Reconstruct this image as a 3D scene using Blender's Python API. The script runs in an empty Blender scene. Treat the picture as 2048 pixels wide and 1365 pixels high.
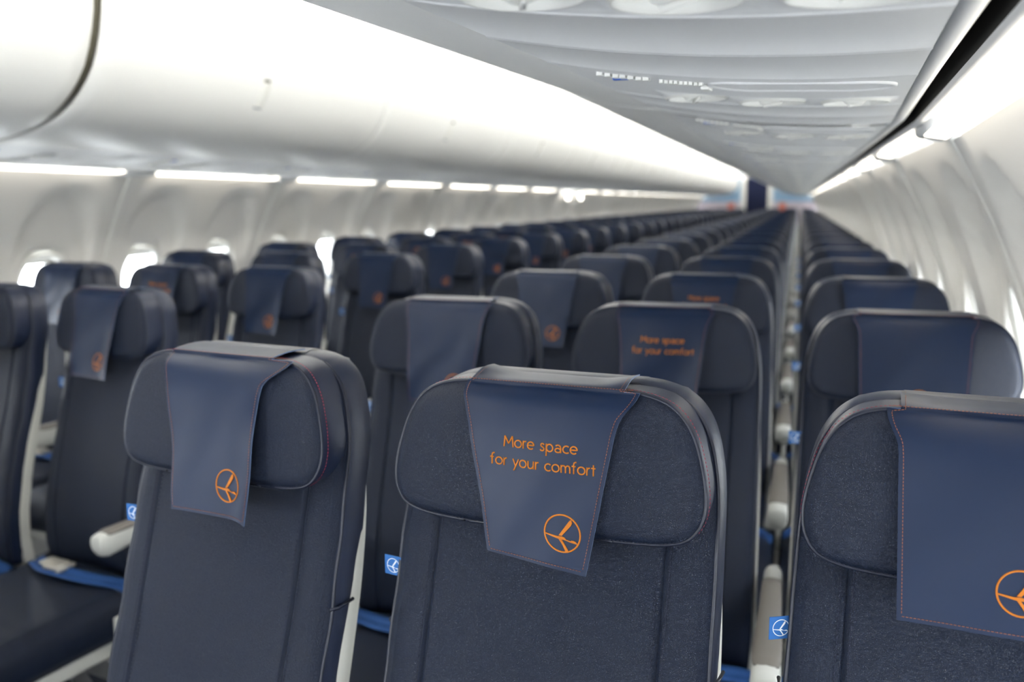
import bpy, math, random
import numpy as np
from mathutils import Matrix, Vector

random.seed(7)
S = bpy.context.scene
COL = S.collection
PI = math.pi

# ------------------------------------------------------------------ camera
ZT = 1.15                       # height of the head rests' front top edge above the floor
def _axes(yaw, pitch, roll):
    cy, sy = math.cos(yaw), math.sin(yaw)
    f = Vector((-sy, cy, 0)); r = Vector((cy, sy, 0)); u = Vector((0, 0, 1))
    cp, sp = math.cos(pitch), math.sin(pitch)
    f2 = f*cp - u*sp; u2 = u*cp + f*sp
    cr, sr = math.cos(roll), math.sin(roll)
    return r*cr + u2*sr, f2, u2*cr - r*sr
_r, _f, _u = _axes(0.3071, 0.1540, -0.0028)
cam = bpy.data.cameras.new('camera')
camo = bpy.data.objects.new('camera', cam); COL.objects.link(camo)
m = Matrix.Identity(4)
for i in range(3):
    m[i][0] = _r[i]; m[i][1] = _u[i]; m[i][2] = -_f[i]
m[0][3], m[1][3], m[2][3] = 0.2451, -0.9629, 0.2083 + ZT
camo.matrix_world = m
cam.sensor_width = 36.0; cam.lens = 36.0*1800.0/2048.0
cam.clip_start = 0.02; cam.clip_end = 200
cam.dof.use_dof = True; cam.dof.focus_distance = 0.925; cam.dof.aperture_fstop = 3.7
S.camera = camo

# ------------------------------------------------------------------ world and exposure
W = bpy.data.worlds.new('sky'); S.world = W; W.use_nodes = True
bg = W.node_tree.nodes['Background']
bg.inputs[0].default_value = (0.93, 0.97, 1.0, 1); bg.inputs[1].default_value = 10.0
S.view_settings.view_transform = 'Standard'; S.view_settings.look = 'None'
S.view_settings.gamma = 1.0; S.view_settings.use_curve_mapping = False
S.view_settings.exposure = 0.74
WASH = 3.3                      # side wall wash lights
ENTRY_FILL = 14.0
COVE = 16.0                      # ceiling cove lights

S.cycles.diffuse_bounces = 7; S.cycles.max_bounces = 12
YF = -4.2                       # forward end of the cabin, with two assumed open doorways
for sx in (-1, 1):              # added unseen lamps behind the camera, fill light as from assumed open doors
    la = bpy.data.lights.new('entry_fill', 'AREA'); la.shape = 'RECTANGLE'; la.size = 0.84; la.size_y = 1.8
    la.energy = ENTRY_FILL; la.color = (0.90, 0.95, 1.0)
    lo = bpy.data.objects.new('entry_fill', la); COL.objects.link(lo)
    lo.location = (-0.93+sx*1.60, -3.2, 0.93)
    lo.rotation_euler = Vector((-sx, 0.55, 0.08)).to_track_quat('-Z', 'Z').to_euler()

# ------------------------------------------------------------------ helpers
def srgb(r, g, b):
    def c(v):
        v /= 255.0
        return v/12.92 if v <= 0.04045 else ((v+0.055)/1.055)**2.4
    return (c(r), c(g), c(b), 1)

def mat(name, col, rough=0.5, spec=0.5, bump=None, metal=0.0, var=None, coat=0.0, sheen=0.0):
    m = bpy.data.materials.new(name); m.use_nodes = True
    nt = m.node_tree; p = nt.nodes['Principled BSDF']
    p.inputs['Base Color'].default_value = col
    p.inputs['Roughness'].default_value = rough
    p.inputs['Specular IOR Level'].default_value = spec
    p.inputs['Metallic'].default_value = metal
    p.inputs['Coat Weight'].default_value = coat
    tc = nt.nodes.new('ShaderNodeTexCoord')
    if var:
        sc, amt = var
        n = nt.nodes.new('ShaderNodeTexNoise'); n.inputs['Scale'].default_value = sc; n.inputs['Detail'].default_value = 3
        nt.links.new(tc.outputs['Object'], n.inputs['Vector'])
        mx = nt.nodes.new('ShaderNodeMix'); mx.data_type = 'RGBA'
        mx.inputs[6].default_value = tuple(c*(1-amt) for c in col[:3]) + (1,)
        mx.inputs[7].default_value = tuple(min(1, c*(1+amt)) for c in col[:3]) + (1,)
        nt.links.new(n.outputs['Fac'], mx.inputs[0]); nt.links.new(mx.outputs[2], p.inputs['Base Color'])
    if bump:
        kind, sc, st, dist = bump
        if kind == 'leather':
            v = nt.nodes.new('ShaderNodeTexVoronoi'); v.feature = 'DISTANCE_TO_EDGE'; v.inputs['Scale'].default_value = sc
            n = nt.nodes.new('ShaderNodeTexNoise'); n.inputs['Scale'].default_value = sc*0.55; n.inputs['Detail'].default_value = 2
            nt.links.new(tc.outputs['Object'], n.inputs['Vector'])
            va = nt.nodes.new('ShaderNodeVectorMath'); va.operation = 'MULTIPLY_ADD'
            va.inputs[1].default_value = (0.004,)*3
            nt.links.new(n.outputs['Color'], va.inputs[0]); nt.links.new(tc.outputs['Object'], va.inputs[2])
            nt.links.new(va.outputs[0], v.inputs['Vector'])
            mr = nt.nodes.new('ShaderNodeMapRange'); mr.inputs['From Max'].default_value = 0.28
            nt.links.new(v.outputs['Distance'], mr.inputs['Value']); out = mr.outputs[0]
        elif kind == 'thread':
            v = nt.nodes.new('ShaderNodeTexWave'); v.inputs['Scale'].default_value = sc; v.bands_direction = 'DIAGONAL'
            v.inputs['Distortion'].default_value = 1.5
            nt.links.new(tc.outputs['Object'], v.inputs['Vector']); out = v.outputs['Fac']
        elif kind == 'ribs':
            v = nt.nodes.new('ShaderNodeTexWave'); v.inputs['Scale'].default_value = sc; v.bands_direction = 'Y'
            nt.links.new(tc.outputs['Object'], v.inputs['Vector']); out = v.outputs['Fac']
        else:
            v = nt.nodes.new('ShaderNodeTexNoise'); v.inputs['Scale'].default_value = sc; v.inputs['Detail'].default_value = 4
            nt.links.new(tc.outputs['Object'], v.inputs['Vector']); out = v.outputs['Fac']
        b = nt.nodes.new('ShaderNodeBump'); b.inputs['Strength'].default_value = st; b.inputs['Distance'].default_value = dist
        nt.links.new(out, b.inputs['Height']); nt.links.new(b.outputs[0], p.inputs['Normal'])
    return m

def emis(name, col, strength):
    m = bpy.data.materials.new(name); m.use_nodes = True
    nt = m.node_tree; nt.nodes.remove(nt.nodes['Principled BSDF'])
    e = nt.nodes.new('ShaderNodeEmission'); e.inputs[0].default_value = col; e.inputs[1].default_value = strength
    nt.links.new(e.outputs[0], nt.nodes['Material Output'].inputs['Surface'])
    return m

M = {}
M['leather'] = mat('navy_leather', srgb(15, 26, 47), 0.38, 0.34, ('leather', 620, 0.65, 0.0006), var=(9, 0.10))
M['side'] = mat('side_leather', srgb(28, 37, 60), 0.38, 0.5, ('leather', 900, 0.15, 0.0004))
M['cover'] = mat('blue_cover_leather', srgb(13, 32, 61), 0.40, 0.30, ('noise', 1500, 0.12, 0.0003), var=(6, 0.12))
M['coveredge'] = mat('cover_edge', srgb(96, 116, 150), 0.5)
M['piping'] = mat('piping_leather', srgb(24, 30, 48), 0.38)
M['navythread'] = mat('navy_thread', srgb(16, 24, 48), 0.7)
M['redthread'] = mat('red_thread', srgb(150, 40, 66), 0.7)
M['orangethread'] = mat('orange_thread', srgb(132, 80, 58), 0.7)
M['orange'] = mat('orange_embroidery', srgb(190, 110, 18), 0.45, 0.4, ('thread', 420, 0.5, 0.0004))
M['tag'] = mat('blue_tag', srgb(38, 98, 166), 0.75)
M['white_ink'] = mat('white_ink', srgb(226, 234, 242), 0.7)
M['shell'] = mat('pale_shell', srgb(206, 206, 200), 0.42, 0.5)
M['armwhite'] = mat('armrest_white', srgb(205, 206, 202), 0.35, 0.5)
M['taupe'] = mat('taupe_pad', srgb(118, 113, 108), 0.5)
M['belt'] = mat('blue_webbing', srgb(34, 74, 132), 0.7, 0.3, ('noise', 900, 0.4, 0.0006))
M['metal'] = mat('buckle_metal', srgb(205, 200, 190), 0.3, 0.5, metal=0.6)
M['frame'] = mat('seat_frame_metal', srgb(150, 150, 150), 0.4, 0.5, metal=0.7)
M['panel'] = mat('wall_panel_white', srgb(238, 236, 232), 0.5, 0.4, ('ribs', 260, 0.10, 0.0006))
M['bin'] = mat('bin_white', srgb(238, 238, 236), 0.40, 0.5, ('noise', 500, 0.04, 0.0004))
M['soffit'] = mat('service_grey', srgb(231, 232, 233), 0.45, 0.4)
M['soffit_light'] = mat('service_white', srgb(236, 236, 232), 0.35, 0.5)
M['line'] = mat('panel_gap', srgb(120, 130, 145), 0.6)
M['slot'] = mat('black_slot', srgb(16, 16, 18), 0.7)
M['gap'] = mat('brown_gap', srgb(84, 80, 66), 0.7)
M['blueswitch'] = mat('blue_switch', srgb(40, 92, 190), 0.5)
M['darkprint'] = mat('dark_print', srgb(70, 72, 78), 0.6)
M['glass'] = None
M['carpet'] = mat('carpet', srgb(60, 64, 74), 0.95, 0.1, ('noise', 300, 0.8, 0.004), var=(120, 0.3))
M['dado'] = mat('lower_wall_grey', srgb(176, 178, 180), 0.7)
M['blue_panel'] = mat('pale_blue_divider', srgb(150, 185, 215), 0.5)
M['pinkish'] = mat('rose_divider', srgb(205, 195, 205), 0.5)
M['curtain'] = mat('navy_curtain', srgb(16, 28, 66), 0.8)
M['redsign'] = mat('red_placard', srgb(220, 120, 95), 0.5)
M['wash'] = emis('wash_light_lens', (1.0, 0.93, 0.80, 1), WASH)
M['cove'] = emis('cove_light_lens', (1.0, 0.97, 0.90, 1), COVE)
M['spot'] = emis('spot_lens', (1.0, 0.95, 0.85, 1), 6.0)
g = bpy.data.materials.new('window_acrylic'); g.use_nodes = True
nt = g.node_tree; nt.nodes.remove(nt.nodes['Principled BSDF'])
tr = nt.nodes.new('ShaderNodeBsdfTransparent'); tr.inputs[0].default_value = (0.95, 0.97, 0.98, 1)
gl = nt.nodes.new('ShaderNodeBsdfGlossy'); gl.inputs['Roughness'].default_value = 0.05
mx = nt.nodes.new('ShaderNodeMixShader'); mx.inputs[0].default_value = 0.06
nt.links.new(tr.outputs[0], mx.inputs[1]); nt.links.new(gl.outputs[0], mx.inputs[2])
nt.links.new(mx.outputs[0], nt.nodes['Material Output'].inputs['Surface'])
M['glass'] = g

class MB:
    def __init__(s): s.v = []; s.f = []; s.sharp = []
    def add(s, vs, fs):
        o = len(s.v); s.v += [tuple(map(float, p)) for p in vs]; s.f += [tuple(i+o for i in f) for f in fs]; return o
    def grid(s, P, flip=False):            # P: array (n, m, 3)
        n, mm = P.shape[:2]; o = len(s.v)
        s.v += [tuple(p) for p in P.reshape(-1, 3).tolist()]
        for i in range(n-1):
            for j in range(mm-1):
                q = (o+i*mm+j, o+i*mm+j+1, o+(i+1)*mm+j+1, o+(i+1)*mm+j)
                s.f.append(q[::-1] if flip else q)
        return o
    def box(s, c, d, bev=0.0):
        x, y, z = c; a, b, h = d[0]/2, d[1]/2, d[2]/2
        if bev <= 0:
            vs = [(x+i*a, y+j*b, z+k*h) for i in (-1, 1) for j in (-1, 1) for k in (-1, 1)]
            s.add(vs, [(0, 1, 3, 2), (4, 6, 7, 5), (0, 4, 5, 1), (2, 3, 7, 6), (0, 2, 6, 4), (1, 5, 7, 3)])
        else:
            # rounded in plan (x-y) and chamfered top and bottom
            def ring(inset, zz):
                pts = []
                r = max(bev-inset, 0.0005)
                A, B = a-inset, b-inset
                for q, (sx, sy) in enumerate(((1, 1), (-1, 1), (-1, -1), (1, -1))):
                    for t in range(4):
                        an = q*PI/2 + t*PI/6
                        pts.append((x+sx*(A-r)+r*math.cos(an), y+sy*(B-r)+r*math.sin(an), zz))
                return pts
            e = bev*0.6
            rings = [ring(e, z-h), ring(e*0.3, z-h+e*0.3), ring(0, z-h+e), ring(0, z+h-e), ring(e*0.3, z+h-e*0.3), ring(e, z+h)]
            s.loft(rings, True, True)
    def loft(s, rings, cap0=False, cap1=False, closed=True):
        o = len(s.v); n = len(rings[0])
        for r in rings: s.v += [tuple(map(float, p)) for p in r]
        for i in range(len(rings)-1):
            for j in range(n if closed else n-1):
                k = (j+1) % n
                s.f.append((o+i*n+j, o+i*n+k, o+(i+1)*n+k, o+(i+1)*n+j))
        if cap0: s.f.append(tuple(o+j for j in range(n))[::-1])
        if cap1: s.f.append(tuple(o+(len(rings)-1)*n+j for j in range(n)))
    def tube(s, pts, r, n=6, closed=False):
        pts = [Vector(p) for p in pts]; N = len(pts); rings = []
        up = Vector((0, 0, 1))
        for i in range(N):
            if closed: t = pts[(i+1) % N]-pts[i-1]
            else: t = pts[min(i+1, N-1)]-pts[max(i-1, 0)]
            t.normalize()
            a = t.cross(Vector((0, 1, 0)))
            if a.length < 0.2: a = t.cross(up)
            a.normalize(); b = t.cross(a)
            rings.append([tuple(pts[i]+a*(r*math.cos(2*PI*k/n))+b*(r*math.sin(2*PI*k/n))) for k in range(n)])
        if closed: rings.append(rings[0])
        s.loft(rings, not closed, not closed)
    def mesh(s, name, mt, smooth=True, mats=None, fm=None):
        me = bpy.data.meshes.new(name); me.from_pydata(s.v, [], s.f)
        for x in (mats or [mt]): me.materials.append(x)
        if fm: me.polygons.foreach_set('material_index', fm)
        me.polygons.foreach_set('use_smooth', [smooth]*len(me.polygons))
        me.update()
        return me

def sharpen(me, ang=40):
    import bmesh
    bm = bmesh.new(); bm.from_mesh(me)
    bmesh.ops.remove_doubles(bm, verts=bm.verts, dist=1e-6)
    bmesh.ops.recalc_face_normals(bm, faces=bm.faces)
    c = math.radians(ang)
    for e in bm.edges:
        if len(e.link_faces) == 2 and e.calc_face_angle(0) > c: e.smooth = False
    bm.to_mesh(me); bm.free(); return me

def link(name, me, parent=None):
    o = bpy.data.objects.new(name, me); COL.objects.link(o)
    if parent is not None: o.parent = parent
    return o
def tag(o, label=None, cat=None, group=None, kind=None):
    if label: o['label'] = label
    if cat: o['category'] = cat
    if group: o['group'] = group
    if kind: o['kind'] = kind
    return o

XC = -0.93
KINK = 0.95
SL, SZ = 0.052, 0.010
def tp(s, w, y, z):          # a point of the right (s=1) or left (s=-1) cabin half, with the nose taper
    d = max(0.0, KINK-y)
    return (XC+s*(w-SL*d), y, ZT+z-SZ*d-(0.014 if s < 0 and z > 0.3 else 0))

Y0, Y1 = -2.3, 25.9
ysL = [Y0, -1.5, -0.75, 0.0, 0.5, KINK] + [KINK+1.62*k for k in range(1, 15)] + [Y1]

# ------------------------------------------------------------------ setting: floor, walls, ceiling
mb = MB(); mb.box((XC, (YF+Y1)/2, -0.03), (3.5, Y1-YF+0.2, 0.06)); tag(link('floor', mb.mesh('floor', M['carpet'], False)), kind='structure')
def strip(prof, ys, s, flip=False):
    P = np.array([[tp(s, w, y, z) for w, z in prof] for y in ys]); return P
def bulk(name, y, door):
    R_ = 1.74
    mb = MB()
    def wz(z): return math.sqrt(max(0.01, R_*R_-(z+0.55)**2))
    for s in (1, -1):
        zs = np.linspace(-1.15, 1.1, 24)
        P = np.array([[(XC+s*(door+(wz(z)-door)*t), y, ZT+z) for t in np.linspace(0, 1, 6)] for z in zs]); mb.grid(P)
    return mb
def shell_profile(z): return math.sqrt(1.70**2-(z+0.55)**2)

# ceiling between the bins
prof = [(0.66, 0.885), (0.62, 0.90), (0.565, 0.935), (0.50, 0.97), (0.38, 1.02), (0.2, 1.055), (0.0, 1.065)]
mb = MB()
for s in (1, -1): mb.grid(strip(prof, [YF]+ysL, s))
# shell above the bins closes the cabin
prof2 = [(0.66, 0.885), (0.9, 0.95), (1.34, 0.88), (1.50, 0.60), (1.54, 0.38), (1.54, 0.33)]
for s in (1, -1): mb.grid(strip(prof2, [YF]+ysL, s))
tag(link('ceiling', mb.mesh('ceiling', M['bin'])), kind='structure')

WH_Z0 = -0.70
walls = {}
for s, nm in ((1, 'wall_right'), (-1, 'wall_left')):
    mb = MB()
    zs = np.linspace(-1.15, WH_Z0, 6)
    mb.grid(strip([(shell_profile(z), z) for z in zs], ysL, s))
    # entry area with an open doorway added to let light in, forward of the panels
    zs = list(np.linspace(-1.15, 0.70, 14)); wf = [shell_profile(z) for z in zs]
    for (a, b, z0_, z1_) in ((YF, -3.62, -1.15, 0.36), (-2.78, Y0, -1.15, 0.36), (-3.62, -2.78, 0.70, 0.9), (YF, Y0, 0.36, 0.9)):
        zz_ = np.linspace(z0_, z1_, 10)
        if a == -3.62: zz_ = np.linspace(0.70, 0.9, 3)
        if (a, b) == (YF, Y0):
            for (c_, d_) in ((YF, -3.62), (-2.78, Y0)):
                mb.grid(np.array([[tp(s, shell_profile(min(z, 0.9)), y, z) for z in zz_] for y in (c_, d_)]))
            continue
        mb.grid(np.array([[tp(s, shell_profile(z), y, z) for z in zz_] for y in (a, b)]))
    walls[s] = tag(link(nm, mb.mesh(nm, M['dado'])), kind='structure')

# window panel: polar grid round each window, two windows in a panel
HALF = 0.28125
WZ, WHW, WHH, WR = -0.155, 0.118, 0.172, 0.095
def rrect(hw, hh, r, n=56):
    pts = []; per = []
    for k in range(n):
        a = 2*PI*k/n
        # superellipse-like window
        c, sn = math.cos(a), math.sin(a)
        e = 2/3.2
        pts.append((math.copysign(abs(c)**e, c)*hw, math.copysign(abs(sn)**e, sn)*hh))
    return pts
def smooth(a, b, x):
    t = min(1, max(0, (x-a)/(b-a))); return t*t*(3-2*t)
def arch_mask(y, z):
    # recess round each window: a tall arch
    top = 0.275
    hw = 0.200 - 0.02*smooth(-0.2, 0.3, z)
    zc = top-0.23
    if z > zc: d = math.sqrt((y/hw)**2+((z-zc)/0.23)**2)-1.0
    else: d = abs(y)/hw-1.0
    return (1-smooth(-0.07, 0.02, d))*smooth(-0.25, 0.12, z)
def panel_mesh(s):
    mb = MB(); n = 56
    win = rrect(WHW, WHH, WR, n)
    ts = [0, 0.03, 0.08, 0.14, 0.21, 0.28, 0.36, 0.44, 0.52, 0.6, 0.68, 0.76, 0.84, 0.92, 1.0]
    ztop = 0.335
    for c in (HALF, 3*HALF):
        P = []
        for t in ts:
            row = []
            for k in range(n+1):
                wy, wz_ = win[k % n]
                a = 2*PI*(k % n)/n; cx, cz = math.cos(a), math.sin(a)
                # outer rectangle hit
                zt, zb = ztop-WZ, WH_Z0-WZ
                sx = HALF/abs(cx) if abs(cx) > 1e-6 else 1e9
                sz = (zt/cz if cz > 0 else zb/cz) if abs(cz) > 1e-6 else 1e9
                # use box corners blending to stay a full rectangle
                f = min(sx, sz); oy, oz = cx*f, cz*f
                y = wy*(1-t)+oy*t; z = WZ+(wz_*(1-t)+oz*t)
                w = shell_profile(z)+0.046*arch_mask(y, z)
                w += 0.045*(1-smooth(0, 0.10, t))
                yy = c+y
                e = min(yy, 4*HALF-yy)
                w += 0.010*(1-smooth(0, 0.012, e))
                row.append((s*(w-1.445), yy, ZT+z))
            P.append(row)
        mb.grid(np.array(P))
    # corner triangles of each cell (rays miss the exact corners)
    for c in (HALF, 3*HALF):
        for sy in (-1, 1):
            for zc in (ztop, WH_Z0):
                ang = math.atan2(zc-WZ, sy*HALF)
                # neighbours
                pts = []
                for k in range(n):
                    a = 2*PI*k/n
                    pts.append(a)
                a0 = ang % (2*PI); k0 = int(a0/(2*PI/n)); 
                vs = []
                for k in (k0, k0+1):
                    a = 2*PI*(k % n)/n; cx, cz = math.cos(a), math.sin(a)
                    zt, zb = ztop-WZ, WH_Z0-WZ
                    sx = HALF/abs(cx) if abs(cx) > 1e-6 else 1e9
                    sz = (zt/cz if cz > 0 else zb/cz) if abs(cz) > 1e-6 else 1e9
                    f = min(sx, sz); y, z = cx*f, WZ+cz*f
                    e = min(c+y, 4*HALF-c-y)
                    w = shell_profile(z)+0.010*(1-smooth(0, 0.012, e))
                    vs.append((s*(w-1.445), c+y, ZT+z))
                w = shell_profile(zc)+0.010*(1-smooth(0, 0.012, min(c+sy*HALF, 4*HALF-c-sy*HALF)))
                vs.append((s*(w-1.445), c+sy*HALF, ZT+zc))
                mb.add(vs, [(0, 1, 2)])
    # return of the top edge
    P = np.array([[(s*(shell_profile(ztop)-1.445), y, ZT+ztop), (s*(shell_profile(ztop)+0.05-1.445), y, ZT+ztop+0.004)] for y in np.linspace(0, 4*HALF, 5)])
    mb.grid(P)
    return mb.mesh('wall_panel', M['panel'])
def bead_mesh(s):
    mb = MB(); zs = np.linspace(WH_Z0, 0.335, 16)
    rings = []
    for z in zs:
        w = shell_profile(z)-1.445
        rings.append([(s*(w+0.012), -0.008, ZT+z), (s*(w-0.004), -0.006, ZT+z), (s*(w-0.007), 0, ZT+z), (s*(w-0.004), 0.006, ZT+z), (s*(w+0.012), 0.008, ZT+z)])
    mb.loft(rings, True, True)
    return mb.mesh('joint_bead', M['soffit_light'])
def frame_mesh(s):
    mb = MB(); n = 40; rings = []
    for (g_, dw) in ((0.010, 0.050), (0.004, 0.038), (-0.004, 0.038), (-0.012, 0.050), (-0.014, 0.085), (-0.006, 0.095)):
        rr = rrect(WHW+g_, WHH+g_, WR, n); rings.append([(s*(shell_profile(WZ+z)+dw-1.445), y, ZT+WZ+z) for y, z in rr])
    mb.loft(rings)
    return mb.mesh('window_frame', M['soffit_light'])
def pane_mesh(s):
    mb = MB(); n = 40
    rr = rrect(WHW+0.004, WHH+0.004, WR, n)
    a = [(s*(shell_profile(WZ+z)+0.078-1.445), y, ZT+WZ+z) for y, z in rr]
    o = [(s*(shell_profile(WZ)+0.080-1.445), 0, ZT+WZ)]
    mb.add(a+o, [(i, (i+1) % n, n) for i in range(n)])
    return mb.mesh('window_pane', M['glass'])
def shade_mesh(s, frac):
    mb = MB(); z1 = WZ+WHH+0.01; z0 = z1-frac*2*(WHH+0.01)
    P = np.array([[(s*(shell_profile(z)+0.066-1.445), y, ZT+z) for y in (-WHW-0.012, 0, WHW+0.012)] for z in np.linspace(z0, z1, 8)]); mb.grid(P)
    P = np.array([[(s*(shell_profile(z0)+d-1.445), y, ZT+z0+h) for y in (-WHW-0.012, WHW+0.012)] for d, h in ((0.066, 0.01), (0.056, 0.008), (0.056, 0), (0.066, -0.002))]); mb.grid(P)
    return mb.mesh('window_shade', M['soffit_light'])
PJ0 = 1.025; PL = 4*HALF
for s in (1, -1):
    pm, bm_, fmh, gm = panel_mesh(s), bead_mesh(s), frame_mesh(s), pane_mesh(s)
    sh = {f: shade_mesh(s, f) for f in (0.12, 0.3, 0.55, 1.0)}
    mbw = MB(); w0, w1 = 1.392, 1.429
    P = np.array([[(s*(w-1.445), y, ZT+z) for w, z in ((w0, 0.344), (w0+0.003, 0.342), (1.412, 0.339), (w1, 0.336), (w1+0.004, 0.342))] for y in (0.10, PL-0.10)]); mbw.grid(P)
    for y, dy in ((0.10, 1), (PL-0.10, -1)):
        mbw.add([(s*(w-1.445), y, ZT+z) for w, z in ((w0, 0.344), (w0+0.003, 0.342), (1.412, 0.339), (w1, 0.336), (w1+0.004, 0.342))], [(0, 1, 2, 3, 4)])
    wash_me = mbw.mesh('wash_light_lens', M['wash'])
    mbb = MB(); ring = [(1.393, 0.361), (1.395, 0.340), (1.402, 0.334), (1.432, 0.328), (1.446, 0.326), (1.452, 0.361)]
    rg = [[(s*(w-1.445+e_), y, ZT+z+e_*0.6) for w, z in ring] for y, e_ in ((-0.100, 0.012), (-0.085, 0.0), (0.085, 0.0), (0.100, 0.012))]
    mbb.loft(rg, True, True); br_ = sharpen(mbb.mesh('light_bracket', M['soffit']), 50)
    for k in range(-3, 22):
        p = link('wall_panel', pm, walls[s]); hx = XC+s*1.445
        if k >= 0: p.location = (hx, PJ0+k*PL, -0.014 if s < 0 else 0); rot = 0
        else:
            rot = -s*SL; L_ = k*PL
            p.location = (hx-s*0 + s*SL*L_, PJ0+L_, SZ*L_-(0.014 if s < 0 else 0))
            p.rotation_euler = (0, 0, rot)
        link('joint_bead', bm_, p); (link('light_bracket', br_, p) if k != -1 else None)
        rng = random.Random(100*k+s)
        for c in (HALF, 3*HALF):
            f_ = link('window_frame', fmh, p); f_.location = (0, c, 0)
            g_ = link('window_pane', gm, p); g_.location = (0, c, 0)
            fr = rng.choice((0.12, 0.12, 0.12, 0.3, 0.55))
            if s == -1 and k in (0, 1, 2): fr = 0.12
            if s == 1 and k < 3: fr = 0.12
            h_ = link('window_shade', sh[fr], p); h_.location = (0, c, 0)
        exitrow = (s == -1 and k in (7,)) or k == -2
        if not exitrow:
            l_ = link('wash_light_lens', wash_me, None)
            l_.location = p.location; l_.rotation_euler = p.rotation_euler
            if k == -1:          # the forward strip is a longer one
                l_.scale = (1, 1.73, 1); l_.location = (p.location.x-s*SL*0.82, p.location.y-0.82, p.location.z-SZ*0.82)
            side = 'right' if s == 1 else 'left'
            if k < 0: lb = 'glowing wall wash light strip on the %s wall, %s forward of the bend' % (side, ('first', 'second', 'third')[-k-1])
            elif k < 5: lb = 'glowing wall wash light strip on the %s wall, %s aft of the bend' % (side, ('first', 'second', 'third', 'fourth', 'fifth')[k])
            else: lb = f'small distant glowing wall wash light strip high on the {side} wall'
            l_.name = 'wash_light'
            tag(l_, lb, 'light', f'wash lights on the {side} wall')

# mouldings, black slot, backing over the wall top
n_trim = 0
for s in (1, -1):
    n_trim += 1
    mb = MB()
    pr = [(1.3765, 0.357), (1.380, 0.352), (1.387, 0.350), (1.392, 0.353), (1.394, 0.362), (1.49, 0.362)]
    mb.grid(strip(pr, ysL, s)); t = link('trim_%d' % n_trim, mb.mesh('trim', M['soffit'])); tag(t, kind='structure')
    mb = MB()
    mb.grid(strip([(1.3590, 0.362), (1.3590, 0.405), (1.3765, 0.405), (1.3765, 0.357)], ysL, s)); tag(link('slot_backing', mb.mesh('slot_backing', M['slot']), t), 'black recess of the slot beside the service panels')
    mb = MB(); mb.grid(strip([(1.330, 0.3585), (1.337, 0.3600)], ysL, s)); tag(link('dark_gap', mb.mesh('dark_gap', M['line']), t), 'thin dark gap line beside the service panels')
    n_trim += 1
    mb = MB(); mb.grid(strip([(1.336, 0.40), (1.336, 0.362), (1.338, 0.3575), (1.350, 0.357), (1.358, 0.360), (1.3585, 0.41)], ysL, s))
    tag(link('trim_%d' % n_trim, mb.mesh('trim', M['soffit'])), kind='structure')

# ------------------------------------------------------------------ overhead bins
FACE = [(0.918, 0.425), (0.913, 0.404), (0.903, 0.396), (0.86, 0.3985), (0.80, 0.4075), (0.755, 0.4185), (0.715, 0.430), (0.68, 0.443), (0.648, 0.459), (0.617, 0.479),
        (0.588, 0.503), (0.562, 0.531), (0.540, 0.562), (0.522, 0.602), (0.509, 0.645), (0.500, 0.690), (0.495, 0.74), (0.494, 0.79), (0.498, 0.835), (0.508, 0.862), (0.53, 0.873), (0.60, 0.875), (0.62, 0.875)]
def face_pt(z):
    ws = [p for p in FACE[2:19]]
    return np.interp(z, [p[1] for p in ws], [p[0] for p in ws])
joints = [Y0, -0.67, KINK] + [KINK+1.68*k for k in range(1, 15)]
joints = [j for j in joints if j < Y1-0.8]+[Y1-0.4]
ordn = ['first', 'second', 'third', 'fourth', 'fifth', 'sixth', 'seventh', 'eighth', 'ninth', 'tenth', 'eleventh', 'twelfth', 'thirteenth', 'fourteenth', 'fifteenth', 'sixteenth']
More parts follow.
